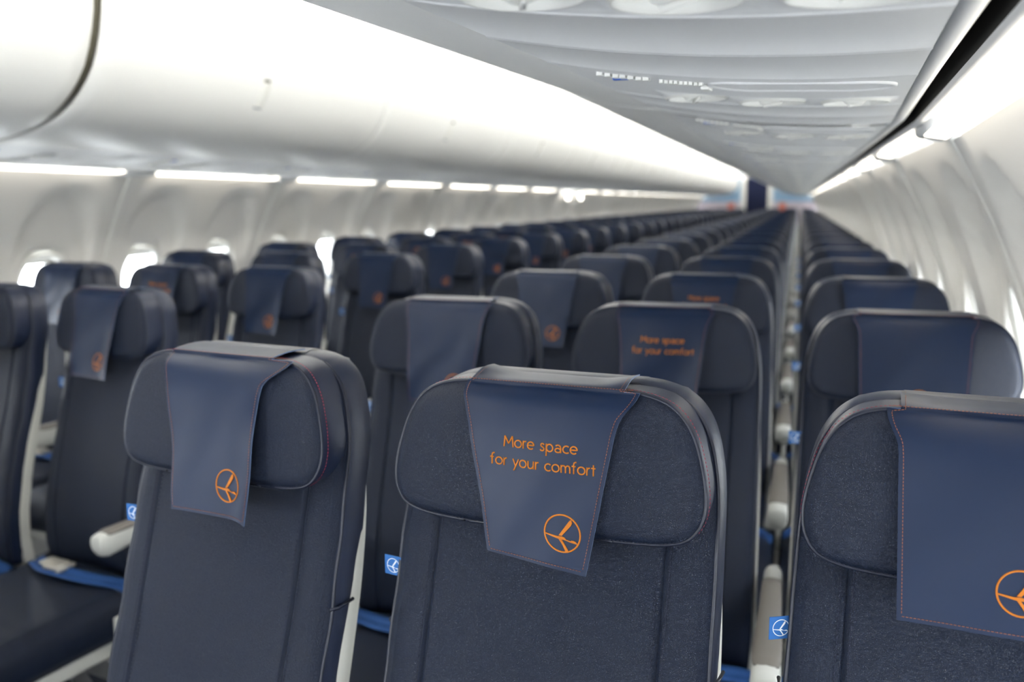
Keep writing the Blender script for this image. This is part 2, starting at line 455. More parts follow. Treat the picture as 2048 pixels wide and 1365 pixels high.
for s in (1, -1):
    side = 'right' if s == 1 else 'left'
    for i in range(len(joints)-1):
        a, b = joints[i], joints[i+1]
        wide = 0.018 if (abs(b-KINK) < 1e-6) else 0.004
        a2 = a+(0.012 if abs(a-KINK) < 1e-6 else 0.004); b2 = b-wide
        e = bpy.data.objects.new('overhead_bin', None); COL.objects.link(e); e.location = (XC+s*0.9, (a+b)/2, ZT+0.37)
        off = Vector(e.location)
        if i == 0: lb = f'white overhead bin on the {side}, forward of the camera end'
        elif i == 1: lb = f'large white overhead bin on the {side}, just forward of the bend in the cabin'
        elif i < 8: lb = 'white overhead bin on the %s side, %s aft of the bend' % (side, ordn[i-2])
        else: lb = f'distant white overhead bin far down the {side} side'
        tag(e, lb, 'overhead bin', f'overhead bins on the {side}')
        mb = MB(); ys = [a2, a2+0.006]+list(np.linspace(a2+0.05, b2-0.05, 3))+[b2-0.006, b2]
        P = []
        for j, y in enumerate(ys):
            inset = 0.006 if j in (0, len(ys)-1) else 0.0
            P.append([tuple(np.array(tp(s, w+inset, y, z+inset*0.5-(0.016*max(0, min(1, (0.60-z)/0.18)) if s < 0 else 0)))-np.array(off)) for w, z in FACE])
        P = np.array(P); mb.grid(P, flip=(s == 1))
        for r in (P[0], P[-1]):
            c = r.mean(axis=0); back = [tuple(np.array(tp(s, 1.30, (a2 if r is P[0] else b2), zz))-np.array(off)) for zz in (0.875, 0.40)]
            vs = [tuple(x) for x in r]+back; mb.add(vs, [tuple(range(len(vs)))])
        door = link('bin_door', sharpen(mb.mesh('bin_door', M['bin']), 50), e)
        mb = MB()
        P = np.array([[tuple(np.array(tp(s, w, y, z))-np.array(off)) for w, z in ((0.93, 0.41), (1.30, 0.41), (1.30, 0.868), (0.63, 0.868))] for y in (a2, b2)]); mb.grid(P)
        link('bin_body', mb.mesh('bin_body', M['bin'], False), e)
        # dark seal seen in the joint
        mb = MB()
        P = np.array([[tuple(np.array(tp(s, w+0.012, y, z+0.006))-np.array(off)) for w, z in FACE[2:20]] for y in (b2-0.002, b+(0.012 if wide > 0.01 else 0.004)+0.002)])
        mb.grid(P); link('joint_seal', mb.mesh('joint_seal', M['gap'] if wide > 0.01 else M['soffit']), e)
        # latch placard: a small pale plate with a finger pull, tall across the curve
        if i >= 1:
            yl = (a+b)/2 - 0.08
            mb = MB(); rings = []
            for z in np.linspace(0.535, 0.612, 7):
                w = face_pt(z); w2 = face_pt(z+0.01)
                t = Vector((w2-w, 0.01)).normalized(); nx, nz = -t.y, t.x
                if nx > 0: nx, nz = -nx, -nz
                r = []
                for (yy, h) in ((-0.024, 0.0), (-0.021, 0.006), (0.021, 0.006), (0.024, 0.0)):
                    r.append(tuple(np.array(tp(s, w+nx*h, yl+yy, z+nz*h))-np.array(off)))
                rings.append(r)
            mb.loft(rings, closed=False)
            la = link('latch', mb.mesh('latch', M['soffit_light']), e); tag(la, 'pale latch plate on the bin door')
            for (z0, z1, m_, y_) in ((0.602, 0.622, 'gap', 0.018), (0.512, 0.534, 'line', 0.024)):
                mb = MB(); P = []
                for z in (z0, z1):
                    w = face_pt(z)-0.0035
                    P.append([tuple(np.array(tp(s, w, yl+yy, z-0.002))-np.array(off)) for yy in (-y_, y_)])
                mb.grid(np.array(P)); tag(link('finger_pull', mb.mesh('finger_pull', M[m_]), la), 'dark finger pull at the end of the latch')
    # ceiling cove lamps over the bins, one per bay
    for i in range(len(joints)-1):
        a, b = joints[i]+0.03, joints[i+1]-0.03
        mb = MB(); mb.grid(strip([(0.525, 0.877), (0.535, 0.892), (0.56, 0.905), (0.585, 0.905)], [a, (a+b)/2, b], s))
        o = link('cove_light', mb.mesh('cove_light', M['cove']))
        tag(o, f'long warm white cove light lying on top of the {side} overhead bins', 'light', f'cove lights over the {side} bins')

# ------------------------------------------------------------------ service panels under the bins
GW = (1.046, 1.155, 1.268)      # lateral places of the three air nozzles
def sz_(w):
    return 0.352+0.040*(1.332-w)/0.444-0.013*(1-((w-1.11)/0.222)**2)
USET = sorted(set([round(x, 4) for x in [0.905, 0.93, 0.994, 1.10, 1.10+0.055, 1.21, 1.21+0.055, 1.325, 1.332]]+[round(x, 4) for x in np.linspace(0.994, 1.10, 7)]+[round(x, 4) for x in np.linspace(1.10, 1.21, 7)]+[round(x, 4) for x in np.linspace(1.21, 1.325, 7)]))
def service_unit(s, hy=(0, 0.28, 0.395)):
    """plate from y=0 to .35 with three bowls centred on y=.28"""
    mb = MB(); white = []
    y0, y1, y2, y3 = 0.0, 0.225, 0.335, 0.3525
    for (a, b) in ((y0, y1), (y2, y3)):
        mb.grid(np.array([[(s*w, y, sz_(w)) for w in USET] for y in (a, b)]))
    mb.grid(np.array([[(s*w, y, sz_(w)) for w in USET if w <= 0.9941] for y in (y1, y2)]))
    mb.grid(np.array([[(s*w, y, sz_(w)) for w in USET if w >= 1.3249] for y in (y1, y2)]))
    cells = [(0.994, 1.10), (1.10, 1.21), (1.21, 1.325)]
    n = 24
    for (u0, u1), gw in zip(cells, GW):
        us = [u for u in USET if u0-1e-4 <= u <= u1+1e-4]; m_ = len(us)-1
        per = [(u, y1) for u in us[:-1]]+[(u1, y1+(y2-y1)*t/m_) for t in range(m_)]+[(u, y2) for u in us[:0:-1]]+[(u0, y2-(y2-y1)*t/m_) for t in range(m_)]
        rings = [[(s*u, y, sz_(u)) for u, y in per]]; f0 = len(mb.f)
        for r, dz in ((0.0475, 0.0), (0.046, -0.0035), (0.043, -0.0035), (0.041, 0.003), (0.036, 0.011), (0.026, 0.017), (0.017, 0.018)):
            ring = []
            for (u, y) in per:
                a = math.atan2(y-(y1+y2)/2, u-gw)
                ring.append((s*(gw+r*math.cos(a)), (y1+y2)/2+r*math.sin(a), sz_(gw)+dz))
            rings.append(ring)
        mb.loft(rings, False, True); white += list(range(f0+len(per), len(mb.f)))
    fm = [0]*len(mb.f)
    for i in white: fm[i] = 1
    return mb.mesh('service_panel', None, mats=[M['soffit'], M['soffit_light']], fm=fm)
def nozzle_mesh():
    mb = MB(); rings = []
    for r, z in ((0.018, 0.018), (0.019, 0.008), (0.017, 0.001), (0.012, -0.003), (0.007, -0.003), (0.006, 0.003)):
        rings.append([(r*math.cos(2*PI*k/20), r*math.sin(2*PI*k/20), z) for k in range(20)])
    mb.loft(rings, False, True)
    # finger rib
    mb.box((0, 0, -0.004), (0.005, 0.026, 0.005))
    return mb.mesh('air_nozzle', M['soffit_light'])
def stadium(s, w0, w1, y0, y1, h, r=None):
    mb = MB(); r = min((y1-y0)/2, 0.05); n = 8; pts = []
    for q, (cx, cy) in enumerate(((w1-r, y1-r), (w0+r, y1-r), (w0+r, y0+r), (w1-r, y0+r))):
        for k in range(n+1):
            a = q*PI/2+k*PI/2/n; pts.append((cx+r*math.cos(a), cy+r*math.sin(a)))
    cx, cy = (w0+w1)/2, (y0+y1)/2
    rings = []
    for g_, dz in ((0.0, 0.001), (0.0, -h), (0.003, -h-0.001), (0.006, -h*0.5)):
        rings.append([(s*(cx+(x-cx)*(1-g_/abs(w1-w0)*2)), cy+(y-cy)*(1-g_/(y1-y0)*2), sz_(x)+dz) for x, y in pts])
    mb.loft(rings, False, False); mb.add([rings[-1][i] for i in range(len(pts))], [tuple(range(len(pts)))])
    return mb.mesh('oxygen_door', M['soffit'])
def sign_mesh(s):
    mb = MB()
    for i in range(7):
        w = 0.960+0.0100*i; mb.box((s*w, 0.050+0.002*(i % 3), sz_(w)-0.0015), (0.0075, 0.012, 0.005))
    for i in range(9):
        w = 1.037+0.0062*i; mb.box((s*w, 0.062+0.0012*((i*2) % 3), sz_(w)-0.0015), (0.0045, 0.010, 0.005))
    return mb.mesh('sign_symbols', M['soffit_light'], False)
def filler_mesh(s, a, b):
    mb = MB(); us = np.linspace(0.905, 1.332, 12)
    P = [[(s*w, y, sz_(w)-dz) for w in us] for y, dz in ((a, 0), (a+0.0018, 0.0016), (a+0.0045, 0), (b-0.0045, 0), (b-0.0018, 0.0016), (b, 0))]
    mb.grid(np.array(P)); return mb.mesh('filler_panel', M['soffit'])
for s in (1, -1):
    side = 'right' if s == 1 else 'left'
    um, nm_, om, sg = service_unit(s), nozzle_mesh(), stadium(s, 1.092, 1.315, 0.035, 0.125, 0.0022), sign_mesh(s)
    f1, f2 = filler_mesh(s, 0.352, 0.56), filler_mesh(s, 0.56, 0.76)
    mb = MB(); mb.box((s*0.985, 0.078, sz_(0.985)-0.001), (0.03, 0.008, 0.004)); bl = mb.mesh('call_button', M['blueswitch'], False)
    mb = MB(); mb.box((s*1.088, 0.100, sz_(1.088)-0.003), (0.012, 0.03, 0.006), 0.003); sw = mb.mesh('reading_switch', M['soffit_light'])
    k = 0
    y = 0.215-0.76*3
    while y < Y1-0.8:
        e = bpy.data.objects.new('service_unit', None); COL.objects.link(e)
        ym = y+0.2; d = max(0, KINK-ym-0.1)
        rot = -s*SL if ym < KINK-0.15 else 0
        e.location = (XC, y, ZT+0.001-(0.018 if s < 0 else 0))
        if rot:
            h = KINK-y; e.location = (XC-s*SL*h, y, ZT-SZ*h-(0.018 if s < 0 else 0)); e.rotation_euler = (math.atan(SZ), 0, rot)
        idx = round((y-0.215)/0.76)
        if idx < -1: lb = f'grey overhead service unit on the {side}, forward of the view'
        elif idx < 6: lb = 'grey service unit with three air nozzles under the %s bins, %s from the front' % (side, ordn[idx+1])
        else: lb = f'distant grey service unit with air nozzles under the {side} bins'
        tag(e, lb, 'service unit', f'service units under the {side} bins')
        link('panel', um, e)
        for gw in GW:
            nz = link('air_nozzle', nm_, e); nz.location = (s*gw, 0.28, sz_(gw)); nz.rotation_euler = (0.2, 0.15, 0.5+gw*9)
        if idx < 10:
            tag(link('oxygen_door', om, e), 'long oval oxygen mask door')
            link('sign_symbols', sg, e); tag(link('call_button', bl, e), 'small blue call button'); link('reading_switch', sw, e)
        link('filler_panel', f1, e); link('filler_panel', f2, e)
        y += 0.76

# ------------------------------------------------------------------ end walls
mb = bulk('wall_front', YF, 0.0); tag(link('wall_front', mb.mesh('wall_front', M['bin'])), kind='structure')
mb = bulk('wall_back', Y1, 0.0)
wb = tag(link('wall_back', mb.mesh('wall_back', M['bin'])), kind='structure')
for s in (1, -1):
    e = bpy.data.objects.new('cabin_divider', None); COL.objects.link(e); e.location = (XC+s*0.95, Y1-0.3, 0)
    tag(e, 'pale blue cabin divider on the %s of the dark doorway at the far end' % ('right' if s == 1 else 'left'), 'divider')
    def quad(x0, x1, z0, z1, name, m_, t=0.03):
        mb = MB(); mb.box((s*((x0+x1)/2)-s*0.95, 0, (z0+z1)/2), (x1-x0, t, z1-z0)); return link(name, mb.mesh(name, M[m_], False), e)
    quad(0.44, 1.55, 1.33, 2.1, 'blue_panel', 'blue_panel'); quad(0.44, 1.62, 0.0, 1.33, 'lower_panel', 'pinkish', 0.034)
    quad(0.30, 0.44, 0.0, 2.15, 'door_post', 'bin', 0.08)
    p_ = quad(0.62, 0.78, 1.05, 1.30, 'red_placard', 'redsign', 0.045)
mb = MB(); P = []
for z in np.linspace(0.02, 2.0, 4):
    P.append([(XC-0.31+0.62*t, Y1-0.28+0.02*math.sin(t*40), z) for t in np.linspace(0, 1, 60)])
mb.grid(np.array(P))
tag(link('doorway_curtain', mb.mesh('doorway_curtain', M['curtain'])), 'dark navy curtain drawn across the doorway at the far end of the cabin', 'curtain')
# two small round lamps by the exit on the left wall
for k, yy in enumerate((9.35, 10.0)):
    mb = MB(); rings = []
    x = XC-1.415
    for r, d in ((0.045, 0.0), (0.045, 0.015), (0.035, 0.02)):
        rings.append([(x+d, yy+r*math.cos(2*PI*t/20), ZT+0.27+r*math.sin(2*PI*t/20)) for t in range(20)])
    mb.loft(rings, True, True)
    tag(link('exit_lamp', mb.mesh('exit_lamp', M['spot'])), 'small round glowing exit lamp on the left wall, %s of the two' % ('nearer', 'farther')[k], 'lamp', 'exit lamps')

# ------------------------------------------------------------------ seats
def crom(pts, n=6):
    out = []
    P = [pts[0]]+list(pts)+[pts[-1]]
    for i in range(1, len(P)-2):
        p0, p1, p2, p3 = [np.array(P[i+k-1], float) for k in range(4)]
        for t in np.linspace(0, 1, n, endpoint=False):
            out.append(0.5*((2*p1)+(-p0+p2)*t+(2*p0-5*p1+4*p2-p3)*t*t+(-p0+3*p1-3*p2+p3)*t**3))
    out.append(np.array(pts[-1], float)); return np.array(out)
def poly_dist(P, Q):         # distance from points P (n,2) to closed polygon Q
    A = Q; B = np.roll(Q, -1, axis=0); d = np.full(len(P), 1e9)
    for a, b in zip(A, B):
        ab = b-a; L = (ab**2).sum()+1e-12
        t = np.clip(((P-a)@ab)/L, 0, 1); d = np.minimum(d, np.hypot(*(P-(a+t[:, None]*ab)).T))
    return d
LEAN = 0.1785
HK = 0.94
# half outlines: (half width, z below the front top edge), flat run first
HEAD = [(0.086, 0.0), (0.112, -0.0025), (0.134, -0.010), (0.150, -0.024), (0.1615, -0.044), (0.169, -0.068), (0.1745, -0.094), (0.1762, -0.117), (0.1725, -0.137), (0.161, -0.1535), (0.140, -0.1615), (0.112, -0.1645), (0.08, -0.166)]
HEAD = [(a*1.012, b*HK) for a, b in HEAD]
BACK = [(a*0.975, b+0.006) for a, b in [(0.085, -0.007), (0.115, -0.010), (0.142, -0.019), (0.162, -0.036), (0.176, -0.062), (0.184, -0.096), (0.1885, -0.14), (0.190, -0.19), (0.191, -0.26), (0.1925, -0.34), (0.1935, -0.44), (0.194, -0.54), (0.193, -0.64), (0.190, -0.69)]]
def back_y(z):               # front plane of the backrest, z relative to the head rest's top
    return np.interp(-z, [-0.02, 0.0, 0.10, 0.166, 0.30, 0.45, 0.56, 0.64, 0.70], [0.054, 0.050, 0.030, 0.013, -0.024, -0.072, -0.096, -0.098, -0.088])
def pad(outline, n_sub, cols, yfun, bulge, er, depth, groove=None, side_bulge=0.006, wrinkle=None):
    H = crom(outline, n_sub); hw, zz = H[:, 0], H[:, 1]
    full = np.concatenate([np.stack([hw, zz], 1), np.stack([-hw[::-1], zz[::-1]], 1)])
    wmax = hw.max(); cols = np.array(cols)
    X = np.zeros((len(zz), len(cols))); Z = np.repeat(zz[:, None], len(cols), 1)
    for i, h in enumerate(hw):
        ratio = h/wmax; X[i] = cols*wmax*(ratio**(np.abs(cols)**2.2))
    pts = np.stack([X.ravel(), Z.ravel()], 1); D = poly_dist(pts, full).reshape(X.shape)
    t = np.clip(1-D/er, 0, 1)
    Y = np.array([[yfun(z) for z in row] for row in Z])
    c0 = zz.mean(); hh = (zz.max()-zz.min())/2
    Y = Y-bulge*(1-(X/wmax)**2)*(1-((Z-c0)/hh)**4)+er*0.55*t**2.2
    if groove:
        for gx in groove: Y += 0.0045*np.exp(-((np.abs(X)-gx)/0.0028)**2)
    if wrinkle is not None: Y += wrinkle(X, Z)
    P = np.stack([X, Y, Z+ZT], -1)
    mb = MB(); mb.grid(P)
    # perimeter ring
    ring = [P[0, j] for j in range(len(cols))]+[P[i, -1] for i in range(1, len(zz))]+[P[-1, j] for j in range(len(cols)-2, -1, -1)]+[P[i, 0] for i in range(len(zz)-2, 0, -1)]
    ring = np.array(ring); cen = ring.mean(0)
    rings = []
    for f, g_ in ((0, 0), (0.04, 0.0012), (0.3, 1.0*side_bulge), (0.7, side_bulge), (0.93, 0.2*side_bulge), (1.0, -0.006), (1.02, -0.03)):
        r = ring.copy(); d = r-cen; L = np.hypot(d[:, 0], d[:, 2])+1e-9
        r[:, 0] += d[:, 0]/L*g_; r[:, 2] += d[:, 2]/L*g_; r[:, 1] += depth*f
        rings.append([tuple(x) for x in r])
    mb.loft(rings, False, True)
    return mb, ring
def reg_sharp(mb, name, m_, ang=38): return sharpen(mb.mesh(name, M[m_]), ang)
def even(ring, step):
    r = np.vstack([ring, ring[:1]]); d = np.r_[0, np.cumsum(np.linalg.norm(np.diff(r, axis=0), axis=1))]
    n = max(4, int(d[-1]/step)); t = np.linspace(0, d[-1], n, endpoint=False)
    return np.stack([np.interp(t, d, r[:, k]) for k in range(3)], 1)
def stitches(path, closed, pitch, L, r, out=(0, 0, 0)):
    mb = MB(); p = np.array(path)
    if closed: p = np.vstack([p, p[:1]])
    d = np.r_[0, np.cumsum(np.linalg.norm(np.diff(p, axis=0), axis=1))]
    t = 0.0; out = np.array(out)
    while t+L < d[-1]:
        a = np.array([np.interp(t, d, p[:, k]) for k in range(3)])+out; b = np.array([np.interp(t+L, d, p[:, k]) for k in range(3)])+out
        v = b-a; n = np.cross(v, (0, 1, 0)); n = n/(np.linalg.norm(n)+1e-9)*r
        h = np.array((0, -r*0.9, 0)); m_ = (a+b)/2+h*1.3
        mb.add([a+n, a-n, b-n, b+n, m_+n*0.6, m_-n*0.6], [(0, 1, 5, 4), (4, 5, 2, 3), (1, 2, 5), (0, 4, 3)])
        t += pitch
    return mb

def symcols(extra, n=16):
    c = set(np.round(np.sin(np.linspace(-PI/2, PI/2, n+1)), 4).tolist())
    for e in extra: c |= {e, -e}
    return sorted(c)
hcols = symcols([0.97, 0.93], 20)
head_y = lambda z: -LEAN*(-z)
head_mb, head_ring = pad(HEAD, 5, hcols, head_y, 0.011, 0.014, 0.054, side_bulge=0.0008)
head_me = reg_sharp(head_mb, 'headrest', 'leather')
# the side wall of the head rest is smoother leather
def split_side(me, ymat, thr=0.55):
    me.materials.append(M[ymat])
    for p in me.polygons:
        if abs(p.normal.y) < thr: p.material_index = 1
split_side(head_me, 'side')
hr = even(head_ring, 0.006)
mb = MB(); mb.tube([tuple(p+np.array((0, -0.0002, 0))) for p in hr], 0.0021, 6, True); head_pipe = mb.mesh('piping', M['piping'])
cen = hr.mean(0)
def offset_ring(r, g_, dy):
    q = r.copy(); d = r-r.mean(0); L = np.hypot(d[:, 0], d[:, 2]); q[:, 0] += d[:, 0]/L*g_; q[:, 2] += d[:, 2]/L*g_; q[:, 1] += dy; return q
# side stitches lie flat on the side wall
def side_stitch(r, dy, g_, pitch, L, wd):
    mb = MB(); q = offset_ring(r, g_, dy); q = np.vstack([q, q[:1]]); d = np.r_[0, np.cumsum(np.linalg.norm(np.diff(q, axis=0), axis=1))]; t = 0
    c = q.mean(0)
    while t+L < d[-1]:
        a = np.array([np.interp(t, d, q[:, k]) for k in range(3)]); b = np.array([np.interp(t+L, d, q[:, k]) for k in range(3)])
        n = (a+b)/2-c; n[1] = 0; n /= np.linalg.norm(n); w = np.array((0, wd, 0)); m_ = (a+b)/2+n*wd*1.2
        mb.add([a-w, a+w, b+w, b-w, m_-w*0.6, m_+w*0.6], [(0, 1, 5, 4), (4, 5, 2, 3), (1, 2, 5), (0, 4, 3)]); t += pitch
    return mb
head_red = side_stitch(hr, 0.0085, 0.0026, 0.0042, 0.0030, 0.00055).mesh('red_stitching', M['redthread'], False)
head_navy = stitches(offset_ring(hr, -0.0040, -0.0036), True, 0.0042, 0.0030, 0.00045).mesh('navy_stitching', M['navythread'], False)

def wr_back(X, Z):
    return 0.0012*np.sin(Z*23+X*9)*np.exp(-((Z+0.33)/0.18)**2)+0.0016*np.exp(-((np.abs(X)-0.185)/0.02)**2)*np.sin(Z*60+2*np.sign(X))
GX = 0.1345
bcols = symcols([0.97, 0.93]+[round((GX+d)/0.194, 4) for d in (-0.008, -0.0045, -0.0025, -0.001, 0, 0.001, 0.0025, 0.0045, 0.008)], 18)
back_mb, back_ring = pad(BACK, 5, bcols, back_y, 0.010, 0.022, 0.050, groove=[GX], side_bulge=0.004, wrinkle=wr_back)
back_me = reg_sharp(back_mb, 'backrest', 'leather'); split_side(back_me, 'side')
br = even(back_ring, 0.010)
mb = MB(); mb.tube([tuple(p) for p in br], 0.0026, 6, True); back_pipe = mb.mesh('piping', M['piping'])
# double seams down the front and stitches by the edge
def bsurf(x, z): return back_y(z)-0.010*(1-(x/0.194)**2)*(1-((z+0.339)/0.351)**4)
mb = MB()
for sx in (-1, 1):
    for off in (-0.0062, 0.0062):
        pth = [(sx*(GX+off), bsurf(GX, z)-0.0004, ZT+z) for z in np.linspace(-0.045, -0.66, 56)]
        b = stitches(pth, False, 0.0058, 0.0042, 0.00055); mb.add(b.v, b.f)
b = stitches(offset_ring(br, -0.0035, -0.003), True, 0.006, 0.0042, 0.0005); mb.add(b.v, b.f)
back_st = mb.mesh('navy_stitching', M['navythread'], False)
b = side_stitch(br, 0.012, 0.0020, 0.0055, 0.004, 0.00055)
back_st2 = b.mesh('side_stitching', M['navythread'], False)
# welt where the upper sleeve of the back ends, on both sides
mb = MB()
for sx in (-1, 1):
    z = -0.305
    mb.tube([(sx*0.186, bsurf(0.19, z)+0.010, ZT+z), (sx*0.1945, bsurf(0.19, z)+0.019, ZT+z+0.001), (sx*0.197, bsurf(0.19, z)+0.045, ZT+z+0.003)], 0.0022, 6)
back_welt = mb.mesh('side_seam', M['piping'])

# pale shell behind the cushions
SH = [(0.09, -0.026), (0.13, -0.036), (0.155, -0.060), (0.168, -0.10), (0.178, -0.16), (0.188, -0.22), (0.193, -0.29), (0.196, -0.38), (0.198, -0.52), (0.199, -0.64), (0.199, -0.74), (0.196, -0.78)]
H = crom(SH, 4)
H[:, 0] -= 0.004
mb = MB(); rings = []
for (f, g_) in ((0.040, 0.0), (0.048, 0.0025), (0.056, 0.003), (0.070, 0.0), (0.078, -0.02), (0.082, -0.09)):
    r = [((h+g_)*sx, back_y(z)+f, ZT+z+(g_ if z > -0.01 else 0)) for sx, seq in ((1, H), (-1, H[::-1])) for h, z in seq]
    rings.append(r)
mb.loft(rings, True, True); shell_me = reg_sharp(mb, 'seat_shell', 'shell', 50)

# seat cushion
def rbox(w0, y0, y1, z0, z1, nx=14, ny=14, er=0.035, front_drop=0.02, m_='leather', name='seat_cushion', crease=None):
    mb = MB(); xs = np.sin(np.linspace(-PI/2, PI/2, nx+1)); ys = np.sin(np.linspace(-PI/2, PI/2, ny+1))
    Q = np.array([(-w0, y0), (w0, y0), (w0, y1), (-w0, y1)])
    X, Yy = np.meshgrid(xs*w0, (y0+y1)/2+ys*(y1-y0)/2); P = np.stack([X.ravel(), Yy.ravel()], 1)
    D = poly_dist(P, Q).reshape(X.shape); t = np.clip(1-D/er, 0, 1)
    Z = z1-er*0.8*t**2.4+0.012*(1-(X/w0)**2)-front_drop*np.clip((y0+0.14-Yy)/0.14, 0, 1)**2
    if crease: Z -= 0.005*np.exp(-((Yy-crease)/0.004)**2)
    A = np.stack([X, Yy, Z], -1); mb.grid(A)
    ring = [A[0, j] for j in range(nx+1)]+[A[i, -1] for i in range(1, ny+1)]+[A[-1, j] for j in range(nx-1, -1, -1)]+[A[i, 0] for i in range(ny-1, 0, -1)]
    rings = [[tuple(p) for p in ring]]
    for zz_, g_ in ((z1-er*1.4, 0.004), (z0+0.02, 0.004), (z0, -0.01)):
        c = np.mean(ring, axis=0); rr = []
        for p in ring:
            d = p-c; L = math.hypot(d[0], d[1]); rr.append((p[0]+d[0]/L*g_, p[1]+d[1]/L*g_, zz_))
        rings.append(rr)
    mb.loft(rings, False, True); return reg_sharp(mb, name, m_, 45)
cush_me = rbox(0.213, -0.555, -0.075, 0.375, 0.478, nx=18, ny=26, crease=-0.43)
# tray under the cushion, beam and legs
mb = MB(); mb.box((0, -0.30, 0.355), (0.40, 0.46, 0.035), 0.012); tray_me = reg_sharp(mb, 'seat_pan', 'shell')
mb = MB(); mb.box((0, -0.20, 0.315), (0.452, 0.045, 0.045)); mb.box((0, -0.40, 0.315), (0.452, 0.035, 0.035))
for y_ in (-0.44, -0.06):
    yy = -0.40 if y_ < -0.3 else -0.20
    mb.loft([[(-0.012, yy-0.02, 0.31), (0.012, yy-0.02, 0.31), (0.012, yy+0.02, 0.31), (-0.012, yy+0.02, 0.31)], [(-0.01, y_-0.02, 0.02), (0.01, y_-0.02, 0.02), (0.01, y_+0.02, 0.02), (-0.01, y_+0.02, 0.02)]], True, True)
mb.box((0, -0.25, 0.012), (0.03, 0.48, 0.024)); frame_me = mb.mesh('seat_frame', M['frame'], False)

# armrest: tapered pale body, taupe pad on top; hangs at the seat's left side
def arm_body():
    mb = MB(); rings = []
    secs = [(-0.445, 0.020, 0.012, 0.628), (-0.440, 0.022, 0.022, 0.626), (-0.425, 0.0235, 0.030, 0.622), (-0.395, 0.0235, 0.033, 0.620), (-0.33, 0.0225, 0.030, 0.621), (-0.22, 0.0175, 0.024, 0.624), (-0.10, 0.0165, 0.026, 0.624), (-0.03, 0.018, 0.036, 0.616), (0.02, 0.018, 0.036, 0.606), (0.035, 0.012, 0.02, 0.606)]
    for y, a, b, zc in secs:
        rings.append([(a*math.copysign(abs(math.cos(t))**0.6, math.cos(t)), y, zc+b*math.copysign(abs(math.sin(t))**0.6, math.sin(t))) for t in [2*PI*k/16 for k in range(16)]])
    mb.loft(rings, True, True); return reg_sharp(mb, 'armrest', 'armwhite', 50)
def arm_pad():
    mb = MB(); rings = []
    for y, a, h in ((-0.408, 0.012, 0.002), (-0.402, 0.020, 0.006), (-0.385, 0.0232, 0.009), (-0.30, 0.0228, 0.009), (-0.20, 0.0195, 0.009), (-0.10, 0.0185, 0.009), (-0.07, 0.017, 0.006), (-0.064, 0.010, 0.002)):
        rings.append([(a*math.cos(t), y, 0.645+h*math.sin(t)*1.0+0.004) for t in [2*PI*k/14 for k in range(14)]])
    mb.loft(rings, True, True); return reg_sharp(mb, 'armrest_pad', 'taupe', 60)
arm_me, armpad_me = arm_body(), arm_pad()
mb = MB(); mb.box((0, 0.0, 0.59), (0.024, 0.07, 0.10), 0.010); mb.box((0, -0.03, 0.47), (0.014, 0.10, 0.16), 0.006); mb.box((0, -0.20, 0.375), (0.012, 0.36, 0.07), 0.005)
armsup_me = reg_sharp(mb, 'side_spar', 'armwhite', 45)

# belt lying on the cushion
def belt_mesh(var):
    mb = MB(); P = []; rng = random.Random(var)
    n = 30
    for i in range(n+1):
        t = i/n; x = -0.212+0.424*t
        y = -0.13-0.05*math.sin(PI*t)+0.015*math.sin(5*t+var); z = 0.494+0.012*math.sin(PI*t)-0.03*(abs(2*t-1))**6+0.004*math.sin(11*t+var)
        P.append([(x, y-0.023, z-0.003), (x, y-0.022, z), (x, y-0.008, z+0.0005), (x, y-0.006, z-0.001), (x, y+0.006, z-0.001), (x, y+0.008, z+0.0005), (x, y+0.022, z+0.004), (x, y+0.023, z+0.001)])
    mb.grid(np.array(P)); return mb.mesh('seat_belt', M['belt'])
belt_mes = [belt_mesh(k) for k in range(3)]
mb = MB(); mb.box((0, -0.185, 0.516), (0.062, 0.050, 0.014), 0.010); mb.box((0.035, -0.185, 0.514), (0.014, 0.056, 0.010), 0.004); mb.box((-0.032, -0.185, 0.521), (0.022, 0.044, 0.006), 0.004)
buckle_me = reg_sharp(mb, 'buckle', 'metal', 40)

# emblem: a ring with a stylised flying bird, in a unit circle (y up)
def emblem_polys():
    polys = []
    wing = [(-0.19, -0.13), (0.37, 0.72), (0.47, 0.78), (0.52, 0.62), (0.46, 0.46), (-0.02, -0.13)]
    body = [(-0.90, -0.10), (-0.90, -0.16), (-0.30, -0.28), (-0.12, -0.30), (0.12, -0.30), (0.24, -0.32), (0.46, -0.375), (0.86, -0.435), (0.73, -0.31), (0.62, -0.27), (0.50, -0.275), (0.49, -0.32), (0.23, -0.28), (0.15, -0.19), (0.02, -0.15), (-0.30, -0.17)]
    leg = [(-0.19, -0.27), (0.05, -0.58), (0.24, -0.93), (0.34, -0.93), (0.35, -0.80), (0.28, -0.70), (0.14, -0.50), (-0.04, -0.27)]
    return [wing, body, leg]
def lift_poly(mb, poly, S_, h):
    base = [S_(x, y, 0.0) for x, y in poly]
    c = (sum(p[0] for p in poly)/len(poly), sum(p[1] for p in poly)/len(poly))
    top = [S_(x*0.97+c[0]*0.03, y*0.97+c[1]*0.03, h) for x, y in poly]
    mb.loft([base, top], False, True)
def ribbon(mb, pts, w, S_, h, closed=False):
    pts = [np.array(p, float) for p in pts]; N = len(pts); rows = []
    for i in range(N):
        if closed: t = pts[(i+1) % N]-pts[i-1]
        else: t = pts[min(i+1, N-1)]-pts[max(i-1, 0)]
        t = t/(np.linalg.norm(t)+1e-9); n = np.array((-t[1], t[0]))
        rows.append([S_(*(pts[i]+n*w*a), b*h) for a, b in ((-0.5, 0), (-0.36, 0.75), (0, 1), (0.36, 0.75), (0.5, 0))])
    if closed: rows.append(rows[0])
    mb.loft(rows, not closed, not closed, closed=False)
